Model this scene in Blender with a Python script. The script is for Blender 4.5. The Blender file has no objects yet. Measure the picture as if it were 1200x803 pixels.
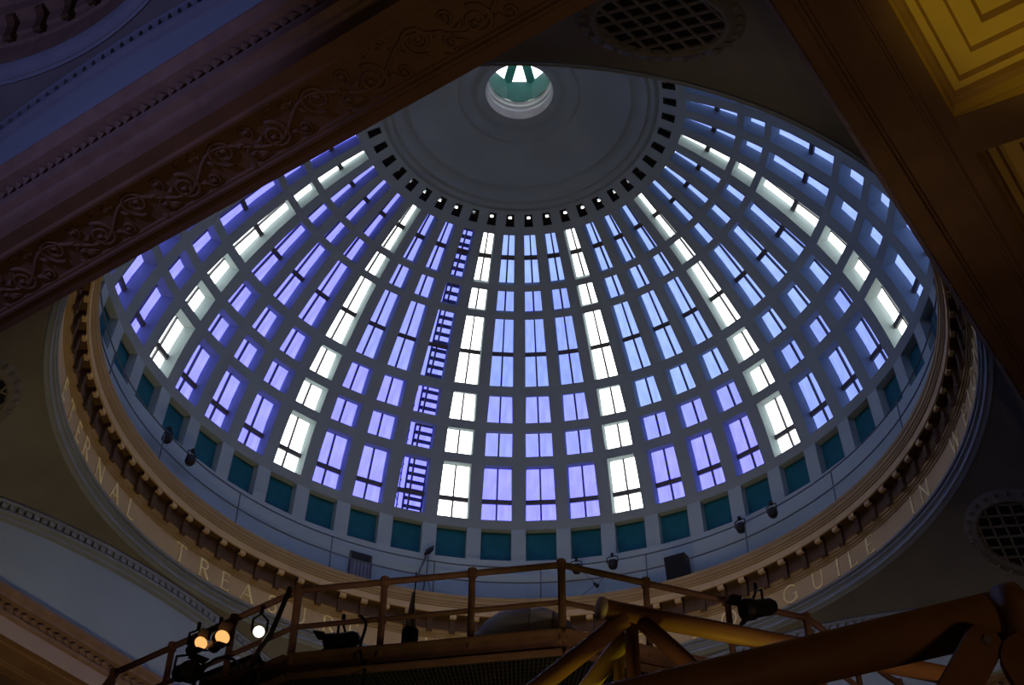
import bpy, bmesh, math, random
from mathutils import Vector, Matrix
random.seed(4)
SC = bpy.context.scene
COL = SC.collection
PI = math.pi
R_ = math.radians

# ------------------------------------------------------------------ camera
cam_d = bpy.data.cameras.new('camera'); cam = bpy.data.objects.new('camera', cam_d); COL.objects.link(cam)
cam_d.sensor_width = 36.0; cam_d.sensor_fit = 'HORIZONTAL'; cam_d.lens = 50.665
cam_d.clip_end = 400
CR = Vector((0.82868195, 0.55966896, 0.00754214)); CU = Vector((0.3769702, -0.56802548, 0.73160134)); CF = Vector((-0.41373869, 0.60342166, 0.68169098))
cam.matrix_world = Matrix(((CR.x, CU.x, -CF.x, 15.1166), (CR.y, CU.y, -CF.y, -22.3019), (CR.z, CU.z, -CF.z, 1.6), (0, 0, 0, 1)))
SC.camera = cam

# ------------------------------------------------------------------ sky and lights
world = bpy.data.worlds.new('overcast_sky'); SC.world = world; world.use_nodes = True
bg = world.node_tree.nodes['Background']; bg.inputs[0].default_value = (0.97, 0.985, 1.0, 1); bg.inputs[1].default_value = 4.2

def spot(name, loc, target, energy, color, size=R_(70), blend=0.6, radius=0.25):
    l = bpy.data.lights.new(name, 'SPOT'); l.energy = energy; l.color = color; l.spot_size = size; l.spot_blend = blend; l.shadow_soft_size = radius
    o = bpy.data.objects.new(name, l); COL.objects.link(o); o.location = loc
    o.rotation_euler = (Vector(target) - Vector(loc)).to_track_quat('-Z', 'Y').to_euler()
    return o
# warm theatre floods standing on the stage module roof, throwing light up on the cornice of the dome
spot('warm_flood', (-2.0, -4.0, 9.0), (-9, 2, 24.5), 1500, (1.0, 0.72, 0.38), R_(95))
spot('warm_flood', (1.5, -1.0, 9.0), (-2, 9.5, 24.5), 1500, (1.0, 0.72, 0.38), R_(95))
spot('warm_flood', (4.0, -3.0, 9.0), (10, 4, 24.5), 850, (1.0, 0.70, 0.38), R_(95))
# low warm house lights of the hall
spot('warm_house_fill', (8.0, -19.0, 3.0), (5, -12.5, 20), 420, (1.0, 0.62, 0.38), R_(110))
spot('warm_house_fill', (17.0, -12.0, 3.0), (12, -4, 20), 420, (1.0, 0.62, 0.38), R_(110))
# yellow wash on the coffered aisle ceiling, violet wash in the neighbouring bay
spot('yellow_wash_light', (15.9, -10.2, 13.0), (15.4, -8.9, 20.5), 430, (1.0, 0.74, 0.08), R_(50))
spot('violet_wash_light', (0.5, -21.0, 17.2), (0.0, -13.6, 21.8), 800, (0.36, 0.36, 1.0), R_(80))
spot('warm_house_fill', (16.8, -19.5, 2.0), (12.6, -15.0, 6.2), 70, (1.0, 0.60, 0.36), R_(60))  # unseen spot added to brighten the big foreground tube
spot('yellow_stage_light', (10.2, -12.0, 6.2), (9.6, -12.7, 8.2), 45, (1.0, 0.85, 0.08), R_(110), 0.6, 0.08)

vs = SC.view_settings
vs.view_transform = 'Standard'; vs.look = 'None'; vs.exposure = 0.0; vs.gamma = 1.0; vs.use_curve_mapping = False
SC.cycles.use_denoising = True
SC.cycles.max_bounces = 6; SC.cycles.diffuse_bounces = 4; SC.cycles.transparent_max_bounces = 12

# ------------------------------------------------------------------ materials
def mat(name, color, rough=0.7, metal=0.0, vary=0.12, scale=3.0, bump=0.0, bscale=30.0, spec=0.3):
    m = bpy.data.materials.new(name); m.use_nodes = True; nt = m.node_tree; N = nt.nodes; L = nt.links
    b = N['Principled BSDF']; b.inputs['Roughness'].default_value = rough; b.inputs['Metallic'].default_value = metal
    b.inputs['Specular IOR Level'].default_value = spec
    tc = N.new('ShaderNodeTexCoord'); no = N.new('ShaderNodeTexNoise'); no.inputs['Scale'].default_value = scale; no.inputs['Detail'].default_value = 5
    L.new(tc.outputs['Object'], no.inputs['Vector'])
    cr = N.new('ShaderNodeValToRGB'); cr.color_ramp.elements[0].position = 0.3; cr.color_ramp.elements[1].position = 0.7
    c = Vector(color); lo = c * (1 - vary); hi = c * (1 + vary)
    cr.color_ramp.elements[0].color = (*lo, 1); cr.color_ramp.elements[1].color = (min(hi[0], 1), min(hi[1], 1), min(hi[2], 1), 1)
    L.new(no.outputs['Fac'], cr.inputs['Fac']); L.new(cr.outputs['Color'], b.inputs['Base Color'])
    if bump:
        n2 = N.new('ShaderNodeTexNoise'); n2.inputs['Scale'].default_value = bscale; L.new(tc.outputs['Object'], n2.inputs['Vector'])
        bp = N.new('ShaderNodeBump'); bp.inputs['Strength'].default_value = bump; bp.inputs['Distance'].default_value = 0.02
        L.new(n2.outputs['Fac'], bp.inputs['Height']); L.new(bp.outputs['Normal'], b.inputs['Normal'])
    return m

def emit(name, color, strength):
    m = bpy.data.materials.new(name); m.use_nodes = True; nt = m.node_tree; nt.nodes.remove(nt.nodes['Principled BSDF'])
    e = nt.nodes.new('ShaderNodeEmission'); e.inputs[0].default_value = (*color, 1); e.inputs[1].default_value = strength
    nt.links.new(e.outputs[0], nt.nodes['Material Output'].inputs[0]); return m

def glass(name, tint, vary=0.06):
    # tinted glazing film: each of the two faces of a pane lets the square root of the tint through
    m = bpy.data.materials.new(name); m.use_nodes = True; nt = m.node_tree; N = nt.nodes; nt.nodes.remove(N['Principled BSDF'])
    t = N.new('ShaderNodeBsdfTransparent'); tc = N.new('ShaderNodeTexCoord'); no = N.new('ShaderNodeTexNoise'); no.inputs['Scale'].default_value = 1.7
    mp = N.new('ShaderNodeMapping'); mp.inputs['Scale'].default_value = (4, 1, 1)
    cr = N.new('ShaderNodeValToRGB'); s = [math.sqrt(v) for v in tint]
    cr.color_ramp.elements[0].position = 0.3; cr.color_ramp.elements[1].position = 0.7
    cr.color_ramp.elements[0].color = (*[v * (1 - vary) for v in s], 1); cr.color_ramp.elements[1].color = (*[min(1, v * (1 + vary)) for v in s], 1)
    nt.links.new(tc.outputs['Object'], mp.inputs['Vector']); nt.links.new(mp.outputs['Vector'], no.inputs['Vector'])
    nt.links.new(no.outputs['Fac'], cr.inputs['Fac']); nt.links.new(cr.outputs['Color'], t.inputs['Color'])
    nt.links.new(t.outputs[0], N['Material Output'].inputs[0]); return m

M = {}
M['dome'] = mat('grey_dome_plaster', (0.28, 0.345, 0.35), 0.9, vary=0.05, scale=0.6, spec=0.1)
M['cap'] = mat('grey_crown_plaster', (0.26, 0.315, 0.32), 0.9, vary=0.08, scale=0.5, spec=0.1)
M['drum'] = mat('pale_drum_plaster', (0.36, 0.455, 0.47), 0.9, vary=0.04, scale=0.7, spec=0.1)
M['teal'] = mat('teal_panel_paint', (0.006, 0.125, 0.17), 0.7, vary=0.12, scale=2.0)
M['tealmetal'] = mat('teal_lantern_metal', (0.03, 0.18, 0.17), 0.6, vary=0.15, scale=2.0)
M['lanternwhite'] = mat('white_lantern_plaster', (0.86, 0.87, 0.86), 0.8, vary=0.06)
M['mull'] = mat('dark_window_bar', (0.10, 0.10, 0.11), 0.6, vary=0.1)
M['vent'] = mat('black_vent_plate', (0.02, 0.02, 0.025), 0.8)
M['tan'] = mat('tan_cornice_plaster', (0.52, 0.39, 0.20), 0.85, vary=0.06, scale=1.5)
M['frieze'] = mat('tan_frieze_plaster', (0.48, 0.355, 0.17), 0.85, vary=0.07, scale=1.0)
M['modil'] = mat('shaded_brown_modillion', (0.095, 0.055, 0.026), 0.85, vary=0.15, scale=3)  # brown plaster, darkened so the colour carries the soffit shade
M['bed'] = mat('brown_bed_moulding_plaster', (0.34, 0.245, 0.115), 0.85, vary=0.08, scale=1.5)
M['gold'] = mat('gilt_lettering', (0.98, 0.80, 0.36), 0.5, 0.0, vary=0.15, scale=6)
M['bluegrey'] = mat('blue_grey_moulding_paint', (0.20, 0.235, 0.26), 0.85, vary=0.08, scale=1.5)
M['pend'] = mat('grey_green_pendentive_plaster', (0.15, 0.152, 0.14), 0.9, vary=0.12, scale=0.8, bump=0.05)
M['pendorn'] = mat('grey_grille_plaster', (0.15, 0.145, 0.13), 0.9, vary=0.15, scale=5)
M['black'] = mat('black_void', (0.006, 0.006, 0.007), 0.9)
M['lunette'] = mat('blue_grey_lunette_paint', (0.27, 0.34, 0.36), 0.9, vary=0.06, scale=0.5)
M['brown'] = mat('brown_beam_plaster', (0.185, 0.11, 0.062), 0.8, vary=0.14, scale=1.2, bump=0.08)
M['brownlight'] = mat('stone_fascia_plaster', (0.34, 0.27, 0.22), 0.85, vary=0.08, scale=1.0)
M['browncor'] = mat('russet_cornice_plaster', (0.20, 0.135, 0.095), 0.8, vary=0.14, scale=3.0)
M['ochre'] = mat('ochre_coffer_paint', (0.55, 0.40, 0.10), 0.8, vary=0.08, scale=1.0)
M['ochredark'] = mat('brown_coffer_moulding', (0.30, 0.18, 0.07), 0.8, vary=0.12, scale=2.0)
M['rail'] = mat('grey_rail_wire', (0.10, 0.12, 0.15), 0.6, vary=0.1)
M['rust'] = mat('red_oxide_steel', (0.22, 0.135, 0.11), 0.6, vary=0.2, scale=5, bump=0.08)
M['tube'] = mat('ochre_brown_truss_paint', (0.30, 0.155, 0.06), 0.5, vary=0.15, scale=3, bump=0.05)
M['yellow'] = mat('yellow_lit_truss', (0.48, 0.36, 0.05), 0.5, vary=0.12, scale=3)  # yellow light on the inner tubes, put into their colour
M['lampblack'] = mat('black_lamp_metal', (0.012, 0.012, 0.014), 0.5, vary=0.2)
M['grate'] = mat('dark_steel_grating', (0.07, 0.075, 0.08), 0.5, 0.4, vary=0.2)
M['darksheet'] = mat('dark_sheet_and_grille_cloth', (0.012, 0.013, 0.015), 0.95)  # speaker front, and the sheet that paints shade above the mesh floor
M['cowl'] = mat('grey_blue_cowl_sheet', (0.74, 0.86, 0.9), 0.6, vary=0.06)
M['cowldark'] = mat('dull_cowl_end', (0.24, 0.21, 0.19), 0.7, vary=0.1)
M['pale'] = mat('pale_beige_metal', (0.42, 0.36, 0.28), 0.6, vary=0.1)
M['floor'] = mat('brown_hall_floor', (0.16, 0.11, 0.08), 0.6, vary=0.15, scale=0.8)
M['wall'] = mat('brown_hall_wall', (0.16, 0.11, 0.08), 0.85, vary=0.12, scale=0.5)
M['hatchgrey'] = mat('grey_hatch_paint', (0.22, 0.22, 0.25), 0.7)
M['lampface'] = emit('warm_lamp_face', (1.0, 0.42, 0.13), 1.3)
M['lampwhite'] = emit('white_lamp_face', (1.0, 0.88, 0.80), 2.2)
M['g_white'] = glass('clear_white_glazing', (0.96, 0.96, 0.94), 0.02)
TINTS = {'violet': (0.100, 0.100, 0.58), 'lilac': (0.094, 0.106, 0.46), 'blue': (0.082, 0.110, 0.33), 'sky': (0.098, 0.138, 0.36)}
for k_, v_ in TINTS.items(): M['g_' + k_] = glass(k_ + '_tinted_glazing', v_)

# ------------------------------------------------------------------ mesh helpers
def link(o, parent=None):
    COL.objects.link(o)
    if parent is not None: o.parent = parent
    return o
def mk(name, verts, faces, m, parent=None, smooth=False):
    me = bpy.data.meshes.new(name); me.from_pydata([tuple(v) for v in verts], [], faces); me.update()
    me.materials.append(m)
    if smooth:
        for p in me.polygons: p.use_smooth = True
    return link(bpy.data.objects.new(name, me), parent)
def inst(name, me, parent=None, loc=(0, 0, 0), rz=0.0):
    o = bpy.data.objects.new(name, me); o.location = loc; o.rotation_euler = (0, 0, rz); return link(o, parent)
def empty(name, loc=(0, 0, 0), rz=0.0):
    o = bpy.data.objects.new(name, None); o.location = loc; o.rotation_euler = (0, 0, rz); o.empty_display_size = 0.2; return link(o)
def tag(o, label=None, cat=None, group=None, kind=None):
    if label: o['label'] = label
    if cat: o['category'] = cat
    if group: o['group'] = group
    if kind: o['kind'] = kind
    return o

class MB:
    """collects shapes for one mesh"""
    def __init__(s): s.v = []; s.f = []
    def add(s, vs_, fs_):
        b = len(s.v); s.v += [Vector(v) for v in vs_]; s.f += [[i + b for i in f] for f in fs_]; return s
    def box(s, c, sx, sy, sz, ax=None):
        """box centred at c, half sizes along the three axes ax"""
        X, Y, Z = ax if ax else (Vector((1, 0, 0)), Vector((0, 1, 0)), Vector((0, 0, 1)))
        c = Vector(c); P = [c + X * sx * i + Y * sy * j + Z * sz * k for k in (-1, 1) for j in (-1, 1) for i in (-1, 1)]
        return s.add(P, [(0, 2, 3, 1), (4, 5, 7, 6), (0, 1, 5, 4), (2, 6, 7, 3), (0, 4, 6, 2), (1, 3, 7, 5)])
    def bar(s, p, q, w, h, up=(0, 0, 1)):
        p, q = Vector(p), Vector(q); d = (q - p); L_ = d.length; d.normalize(); u = Vector(up)
        r = d.cross(u)
        if r.length < 1e-4: r = d.cross(Vector((1, 0, 0)))
        r.normalize(); u = r.cross(d)
        return s.box((p + q) / 2, L_ / 2, w / 2, h / 2, (d, r, u))
    def tube(s, pts, r, n=8, caps=True, radii=None):
        pts = [Vector(p) for p in pts]; m = len(pts); b = len(s.v); prev = None
        for i, p in enumerate(pts):
            d = (pts[min(i + 1, m - 1)] - pts[max(i - 1, 0)]).normalized()
            if prev is None:
                a = d.cross(Vector((0, 0, 1)))
                if a.length < 1e-3: a = d.cross(Vector((1, 0, 0)))
            else: a = prev - d * prev.dot(d)
            a.normalize(); prev = a; c = d.cross(a); rr = radii[i] if radii else r
            for j in range(n):
                t = 2 * PI * j / n; s.v.append(p + (a * math.cos(t) + c * math.sin(t)) * rr)
        for i in range(m - 1):
            for j in range(n):
                j2 = (j + 1) % n; s.f.append([b + i * n + j, b + i * n + j2, b + (i + 1) * n + j2, b + (i + 1) * n + j])
        if caps: s.f.append([b + j for j in reversed(range(n))]); s.f.append([b + (m - 1) * n + j for j in range(n)])
        return s
    def ring(s, prof, n=192, a0=0.0, a1=2 * PI, c=(0, 0)):
        """lathe of an open (r,z) profile, azimuth clockwise from +Y"""
        full = abs(a1 - a0 - 2 * PI) < 1e-6; cnt = n if full else n + 1; b = len(s.v); m = len(prof)
        for i in range(cnt):
            a = a0 + (a1 - a0) * i / n; sa, ca = math.sin(a), math.cos(a)
            for r, z in prof: s.v.append(Vector((c[0] + r * sa, c[1] + r * ca, z)))
        for i in range(n):
            i2 = (i + 1) % cnt
            for j in range(m - 1): s.f.append([b + i * m + j, b + i2 * m + j, b + i2 * m + j + 1, b + i * m + j + 1])
        return s
    def make(s, name, m, parent=None, smooth=False): return mk(name, s.v, s.f, m, parent, smooth)
    def mesh(s, name, m, smooth=False):
        me = bpy.data.meshes.new(name); me.from_pydata([tuple(v) for v in s.v], [], s.f); me.update(); me.materials.append(m)
        if smooth:
            for p in me.polygons: p.use_smooth = True
        return me
def pol(r, az, z): return Vector((r * math.sin(az), r * math.cos(az), z))

# ------------------------------------------------------------------ the hall: floor, walls, roof slabs
def wallbox(name, x0, x1, y0, y1, z0, z1, m, label, cat):
    o = MB().box(((x0 + x1) / 2, (y0 + y1) / 2, (z0 + z1) / 2), (x1 - x0) / 2, (y1 - y0) / 2, (z1 - z0) / 2).make(name, m)
    return tag(o, label, cat, kind='structure')
wallbox('floor', -24, 24, -44, 24, -0.4, 0, M['floor'], 'brown floor of the great hall, far below the dome', 'floor')
wallbox('wall_north', -24.4, 24.4, 24, 24.5, 0, 21.6, M['wall'], 'brown end wall of the hall beyond the dome', 'wall')
wallbox('wall_south', -24.4, 24.4, -44.5, -44, 0, 21.6, M['wall'], 'brown end wall of the hall behind the camera', 'wall')
wallbox('wall_west', -24.5, -24, -44, 24, 0, 21.6, M['wall'], 'brown side wall of the hall across from the aisle', 'wall')
wallbox('wall_east', 24, 24.5, -44, 24, 0, 21.6, M['wall'], 'brown side wall of the hall along the aisle', 'wall')

# ------------------------------------------------------------------ great dome shell
NC = 48; STEP = 2 * PI / NC; AZ0 = R_(-30.0)
LR = [11.0, 10.907, 10.802, 10.186, 10.07, 9.688, 9.539, 9.021, 8.874, 7.326, 7.155, 6.596, 6.411, 4.978]
LZ = [27.534, 28.659, 28.938, 30.675, 30.965, 31.702, 31.958, 32.683, 32.969, 34.543, 34.705, 35.127, 35.243, 36.095]
LW = [0.682, 0.678, 0.712, 0.673, 0.688, 0.690, 0.684, 0.645, 0.680, 0.631, 0.626, 0.613, 0.603, 0.563]
RC, ZC, RAD = 0.3424, 26.372, 10.759
def zcirc(r): return ZC + math.sqrt(RAD * RAD - (r - RC) ** 2)
lev = [(11.02, 25.70, 0.68, None)]                       # (r, z, width, band above: row id if open)
ROWS = 7
for i in range(14):
    row = i // 2
    lev.append((LR[i], LZ[i], LW[i], row if i % 2 == 0 else None))
    if i % 2 == 0 and row in (1, 4, 6):                  # tall rows: two more steps so that the edge follows the curve
        for t in (1 / 3, 2 / 3):
            z = LZ[i] + (LZ[i + 1] - LZ[i]) * t; r = LR[i] + (LR[i + 1] - LR[i]) * t; w = LW[i] + (LW[i + 1] - LW[i]) * t
            n = math.hypot(r - RC, z - ZC); sag = (RAD - n) * 0.9
            lev.append((r + (r - RC) / n * sag, z + (z - ZC) / n * sag, w, row))
lev.append((4.70, 36.20, 0.46, 7)); lev.append((4.32, 36.37, 0.42, None)); lev.append((4.20, 36.42, 0.42, None))
OUT = 0.47
def normal_rz(l):
    r, z = lev[l][0], lev[l][1]
    if l == 0: return (1.0, 0.0)
    n = math.hypot(r - RC, z - ZC); return ((r - RC) / n, (z - ZC) / n)
sv, sf = [], []; idx = {}
for l, (r, z, w, b) in enumerate(lev):
    nr, nz = normal_rz(l)
    for k in range(NC):
        ac = AZ0 + k * STEP
        for s in (-1, 1):
            a = ac + s * w / 2 * STEP; p = pol(r, a, z); q = p + Vector((nr * math.sin(ac), nr * math.cos(ac), nz)) * OUT
            idx[(l, k, s, 0)] = len(sv); sv.append(p); idx[(l, k, s, 1)] = len(sv); sv.append(q)
for l in range(len(lev) - 1):
    row = lev[l][3]
    for k in range(NC):
        k2 = (k + 1) % NC
        for d in (0, 1):
            f = [idx[(l, k, 1, d)], idx[(l, k2, -1, d)], idx[(l + 1, k2, -1, d)], idx[(l + 1, k, 1, d)]]
            sf.append(f if d == 0 else f[::-1])
            if row is None or (row == 0 and d == 1):
                f = [idx[(l, k, -1, d)], idx[(l, k, 1, d)], idx[(l + 1, k, 1, d)], idx[(l + 1, k, -1, d)]]
                sf.append(f if d == 0 else f[::-1])
        if row is not None:
            for s in (-1, 1):
                f = [idx[(l, k, s, 0)], idx[(l, k, s, 1)], idx[(l + 1, k, s, 1)], idx[(l + 1, k, s, 0)]]
                sf.append(f if s == -1 else f[::-1])
            if lev[l - 1][3] != row: sf.append([idx[(l, k, -1, 0)], idx[(l, k, 1, 0)], idx[(l, k, 1, 1)], idx[(l, k, -1, 1)]])
            if lev[l + 1][3] != row: sf.append([idx[(l + 1, k, 1, 0)], idx[(l + 1, k, -1, 0)], idx[(l + 1, k, -1, 1)], idx[(l + 1, k, 1, 1)]])
dome = mk('ceiling_dome', sv, sf, M['dome'])
dome.data.materials.append(M['drum']); dome.data.materials.append(M['vent'])
for p in dome.data.polygons:
    if max(sv[i].z for i in p.vertices) < 28.8: p.material_index = 1
    rr_ = [math.hypot(sv[i].x, sv[i].y) for i in p.vertices]; nr_ = Vector(p.normal)
    if min(sv[i].z for i in p.vertices) > 36.18 and max(sv[i].z for i in p.vertices) > 36.6 and abs(nr_.dot(Vector((p.center.x, p.center.y, p.center.z - ZC)).normalized())) < 0.5: p.material_index = 2
tag(dome, 'great coffered dome of grey plaster ribs pierced by tiers of windows', 'dome', kind='structure')
# crown of the dome with its raised mouldings, up to the eye
cap = MB().ring([(4.9, 36.9), (4.22, 36.46), (4.20, 36.41), (4.12, 36.42), (4.10, 36.38), (4.02, 36.40), (4.00, 36.47), (3.9, 36.50), (3.88, 36.46), (3.80, 36.50), (3.78, 36.55),
    (3.42, 36.66), (3.40, 36.62), (3.30, 36.64), (3.28, 36.69), (2.6, 36.85), (1.9, 36.98), (1.84, 37.00), (1.82, 36.97), (1.72, 36.98), (1.70, 37.03), (1.34, 37.09), (1.32, 37.03), (1.2, 37.05), (1.12, 37.11), (1.04, 37.13), (1.02, 37.16)], 192)
cap.make('crown', M['cap'], dome, True)
# teal back panels of the lowest tier and the small vents round the crown
def rz_frame(rb, zb, rt, zt):
    d = Vector((0, rt - rb, zt - zb)); L_ = d.length; d.normalize(); n = Vector((0, d.z, -d.y)); return d, n, L_
def panel_mesh(name, i, m, off, th, grow=0.03):
    d, n, L_ = rz_frame(LR[i], LZ[i], LR[i + 1], LZ[i + 1]); wb = LW[i] / 2 * STEP * LR[i] + grow; wt = LW[i + 1] / 2 * STEP * LR[i + 1] + grow
    X = Vector((1, 0, 0)); P = []
    for o in (off, off + th):
        P += [-X * wb + n * o, X * wb + n * o, X * wt + d * L_ + n * o, -X * wt + d * L_ + n * o]
    return MB().add(P, [(0, 1, 2, 3), (7, 6, 5, 4), (0, 4, 5, 1), (1, 5, 6, 2), (2, 6, 7, 3), (3, 7, 4, 0)]).mesh(name, m)
pm = panel_mesh('teal_panel', 0, M['teal'], 0.25, 0.03)
d, n, L_ = rz_frame(4.70, 36.20, 4.32, 36.37); X = Vector((1, 0, 0)); vb = MB(); P = []
for hw, lo_, hi_ in ((0.17, -0.03, L_ + 0.03), (0.05, 0.18, 0.28)):
    P += [-X * hw + d * lo_ + n * 0.25, X * hw + d * lo_ + n * 0.25, X * hw + d * hi_ + n * 0.25, -X * hw + d * hi_ + n * 0.25]
P += [p + n * 0.02 for p in P]
vb.add(P, [(0, 1, 5, 4), (1, 2, 6, 5), (2, 3, 7, 6), (3, 0, 4, 7), (8, 12, 13, 9), (9, 13, 14, 10), (10, 14, 15, 11), (11, 15, 12, 8), (4, 5, 13, 12), (5, 6, 14, 13), (6, 7, 15, 14), (7, 4, 12, 15)])
vm = vb.mesh('vent_plate', M['vent'])
for k in range(NC):
    az = AZ0 + k * STEP
    inst('teal_panel', pm, dome, pol(LR[0], az, LZ[0]), -az)
    inst('vent_plate', vm, dome, pol(4.70, az, 36.20), -az)

# windows: every one an object with its panes and bars
TRANSOM = {1: 0.40, 4: 0.475, 6: 0.50}
GLASS_OFF = 0.435
def window_meshes(row):
    i = 2 * row; d, n, L_ = rz_frame(LR[i], LZ[i], LR[i + 1], LZ[i + 1])
    wb = LW[i] / 2 * STEP * LR[i] + 0.03; wt = LW[i + 1] / 2 * STEP * LR[i + 1] + 0.03; X = Vector((1, 0, 0))
    def at(u, t, o): return X * u * (wb + (wt - wb) * t) + d * (t * L_) + n * o
    def slab(u0, u1, t0, t1, o0, o1):
        P = [at(u, t, o) for o in (o0, o1) for (u, t) in ((u0, t0), (u1, t0), (u1, t1), (u0, t1))]
        return MB().add(P, [(0, 1, 2, 3), (7, 6, 5, 4), (0, 4, 5, 1), (1, 5, 6, 2), (2, 6, 7, 3), (3, 7, 4, 0)])
    e = 0.02; cuts = [(-e, 1 + e)]
    res = {'panes': [], 'bars': []}
    if row in TRANSOM:
        t = TRANSOM[row]; cuts = [(-e, t), (t, 1 + e)]; h = 0.072 / L_
        res['bars'].append(('transom', slab(-1, 1, t - h, t + h, GLASS_OFF - 0.06, GLASS_OFF + 0.03)))
    mw = 0.028 / wb
    for (t0, t1) in cuts:
        for (u0, u1) in ((-1, 0), (0, 1)): res['panes'].append(slab(u0, u1, t0, t1, GLASS_OFF, GLASS_OFF + 0.02))
    res['bars'].append(('mullion', slab(-mw, mw, -e, 1 + e, GLASS_OFF - 0.045, GLASS_OFF + 0.03)))
    return res
TIER = {1: 'lowest tall tier', 2: 'lower of the two adjoining square tiers', 3: 'upper of the two adjoining square tiers', 4: 'middle tall tier', 5: 'square tier above the middle tall tier', 6: 'topmost tall tier'}
ORD = ['first', 'second', 'third', 'fourth', 'fifth', 'sixth']
WHITE = [-10, -6, -2, 2, 6, 10]
def col_phrase(k):
    if k in WHITE: return 'in the %s white column from the left' % ORD[WHITE.index(k)]
    if k == -3: return 'in the column with a stair seen through its panes'
    if k < -10: return ['one', 'two', 'three'][-10 - k - 1] + ' left of the first white column'
    if k > 10: return ['one', 'two', 'three'][k - 10 - 1] + ' right of the sixth white column'
    w = max(x for x in WHITE if x < k); return '%s right of the %s white column' % (['one', 'two', 'three'][k - w - 1], ORD[WHITE.index(w)])
def tint_of(k, row):
    if k % 4 == 2: return 'white'
    if k >= 6 or (k > 2 and row >= 3): return 'sky' if (row >= 3 or k > 9) else 'blue'
    if k >= -1: return ['violet', 'violet', 'lilac', 'lilac', 'blue', 'blue', 'sky'][row]
    return 'violet' if (k < -5 or row < 4) else 'lilac'
cache = {}
wn = 0
for row in range(1, 7):
    wm = window_meshes(row)
    bars = [(nm, b.mesh(nm, M['mull'])) for nm, b in wm['bars']]
    for kk in range(NC):
        k = kk if kk <= 33 - 20 else kk - 48            # -34..13 : the far side is -13..13
        az = AZ0 + k * STEP; tn = tint_of(k, row) if -14 < k < 14 else ('white' if k % 4 == 2 else ('violet' if k < -20 else 'sky'))
        if ('p', row, tn) not in cache: cache[('p', row, tn)] = [b.mesh('pane', M['g_' + tn]) for b in wm['panes']]
        wn += 1
        e = empty('window_%d' % wn, pol(LR[2 * row], az, LZ[2 * row]), -az)
        shape = 'tall' if row in TRANSOM else 'square'
        cword = 'clear white' if tn == 'white' else ('sky-blue' if tn in ('sky', 'blue') else 'violet-blue')
        if -14 < k < 14: tag(e, '%s %s window, %s, %s' % (cword, shape, TIER[row], col_phrase(k)), 'window', 'windows of the great dome', 'structure')
        else: tag(e, 'window of the great dome on the near side, behind the dark beams', 'window', 'near side dome windows behind the beams', 'structure')
        for pmesh in cache[('p', row, tn)]: inst('pane', pmesh, e)
        for nm, bm_ in bars: inst(nm, bm_, e)

# external stair climbing the dome behind the column left of the third white column
st = empty('access_stair', pol(12.2, AZ0 - 3 * STEP, 28.3), -(AZ0 - 3 * STEP))
tag(st, 'steel access stair climbing outside the dome, seen through one window column', 'stair')
def so(t, x, o):
    a = t; r = RC + (RAD + o) * math.cos(a) - 12.2; z = ZC + (RAD + o) * math.sin(a) - 28.3
    return Vector((x, r, z))
T0, T1 = R_(10), R_(68)
for x_ in (-0.06, 0.56): MB().tube([so(T0 + (T1 - T0) * i / 24, x_, 0.95) for i in range(25)], 0.035, 6).make('stringer', M['mull'], st)
for o_ in (1.15, 1.75): MB().tube([so(T0 + (T1 - T0) * i / 24, -0.22, o_) for i in range(25)], 0.02, 6).make('handrail', M['mull'], st)
nt_ = 42
for i in range(nt_):
    t = T0 + (T1 - T0) * (i + 0.5) / nt_
    a, b_ = so(t, -0.06, 0.95), so(t, 0.56, 0.95)
    MB().box((a + b_) / 2 + Vector((0, -0.02, 0)), 0.32, 0.075, 0.018).make('tread', M['mull'], st)
    if i % 3 == 0: MB().tube([so(t, -0.22, 0.95), so(t, -0.22, 1.75)], 0.018, 6).make('baluster', M['mull'], st)
    if i % 3 == 1: MB().tube([so(t, -0.22, 0.98), so(t + 0.06, -0.22, 1.7)], 0.012, 5).make('brace', M['mull'], st)

# lantern over the eye of the dome
lan = empty('ceiling_lantern', (0, 0, 37.1)); tag(lan, 'small teal octagonal lantern with bright glazing at the crown of the dome', 'lantern', kind='structure')
MB().ring([(1.06, 0.03), (1.02, 0.05), (1.02, 0.34), (0.99, 0.36), (1.01, 0.42), (1.01, 0.55), (0.97, 0.57), (0.99, 0.63), (0.99, 0.76), (0.95, 0.79), (0.97, 0.86), (1.3, 0.88)], 96).make('collar', M['lanternwhite'], lan, True)
oc = lambda r, i, z: pol(r, R_(22.5 + 45 * i - 34.0), z)
for i in range(8):
    mk('lantern_panel', [oc(1.0, i, 0.8), oc(1.0, i + 1, 0.8), oc(0.98, i + 1, 1.78), oc(0.98, i, 1.78), oc(1.08, i, 0.8), oc(1.08, i + 1, 0.8), oc(1.06, i + 1, 1.78), oc(1.06, i, 1.78)],
       [(0, 1, 2, 3), (7, 6, 5, 4), (0, 4, 5, 1), (1, 5, 6, 2), (2, 6, 7, 3), (3, 7, 4, 0)], M['tealmetal'], lan)
    mk('lantern_pane', [oc(0.99, i, 1.78), oc(0.99, i + 1, 1.78), oc(0.42, i + 1, 2.28), oc(0.42, i, 2.28), oc(1.0, i, 1.8), oc(1.0, i + 1, 1.8), oc(0.43, i + 1, 2.3), oc(0.43, i, 2.3)],
       [(0, 1, 2, 3), (7, 6, 5, 4), (0, 4, 5, 1), (1, 5, 6, 2), (2, 6, 7, 3), (3, 7, 4, 0)], M['g_white'], lan)
    a0, a1 = oc(0.99, i, 1.76), oc(0.42, i, 2.27)
    MB().bar(a0, a1, 0.27, 0.09).make('glazing_bar', M['tealmetal'], lan)
    m0 = (oc(0.98, i, 1.77) + oc(0.98, i + 1, 1.77)) / 2
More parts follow.
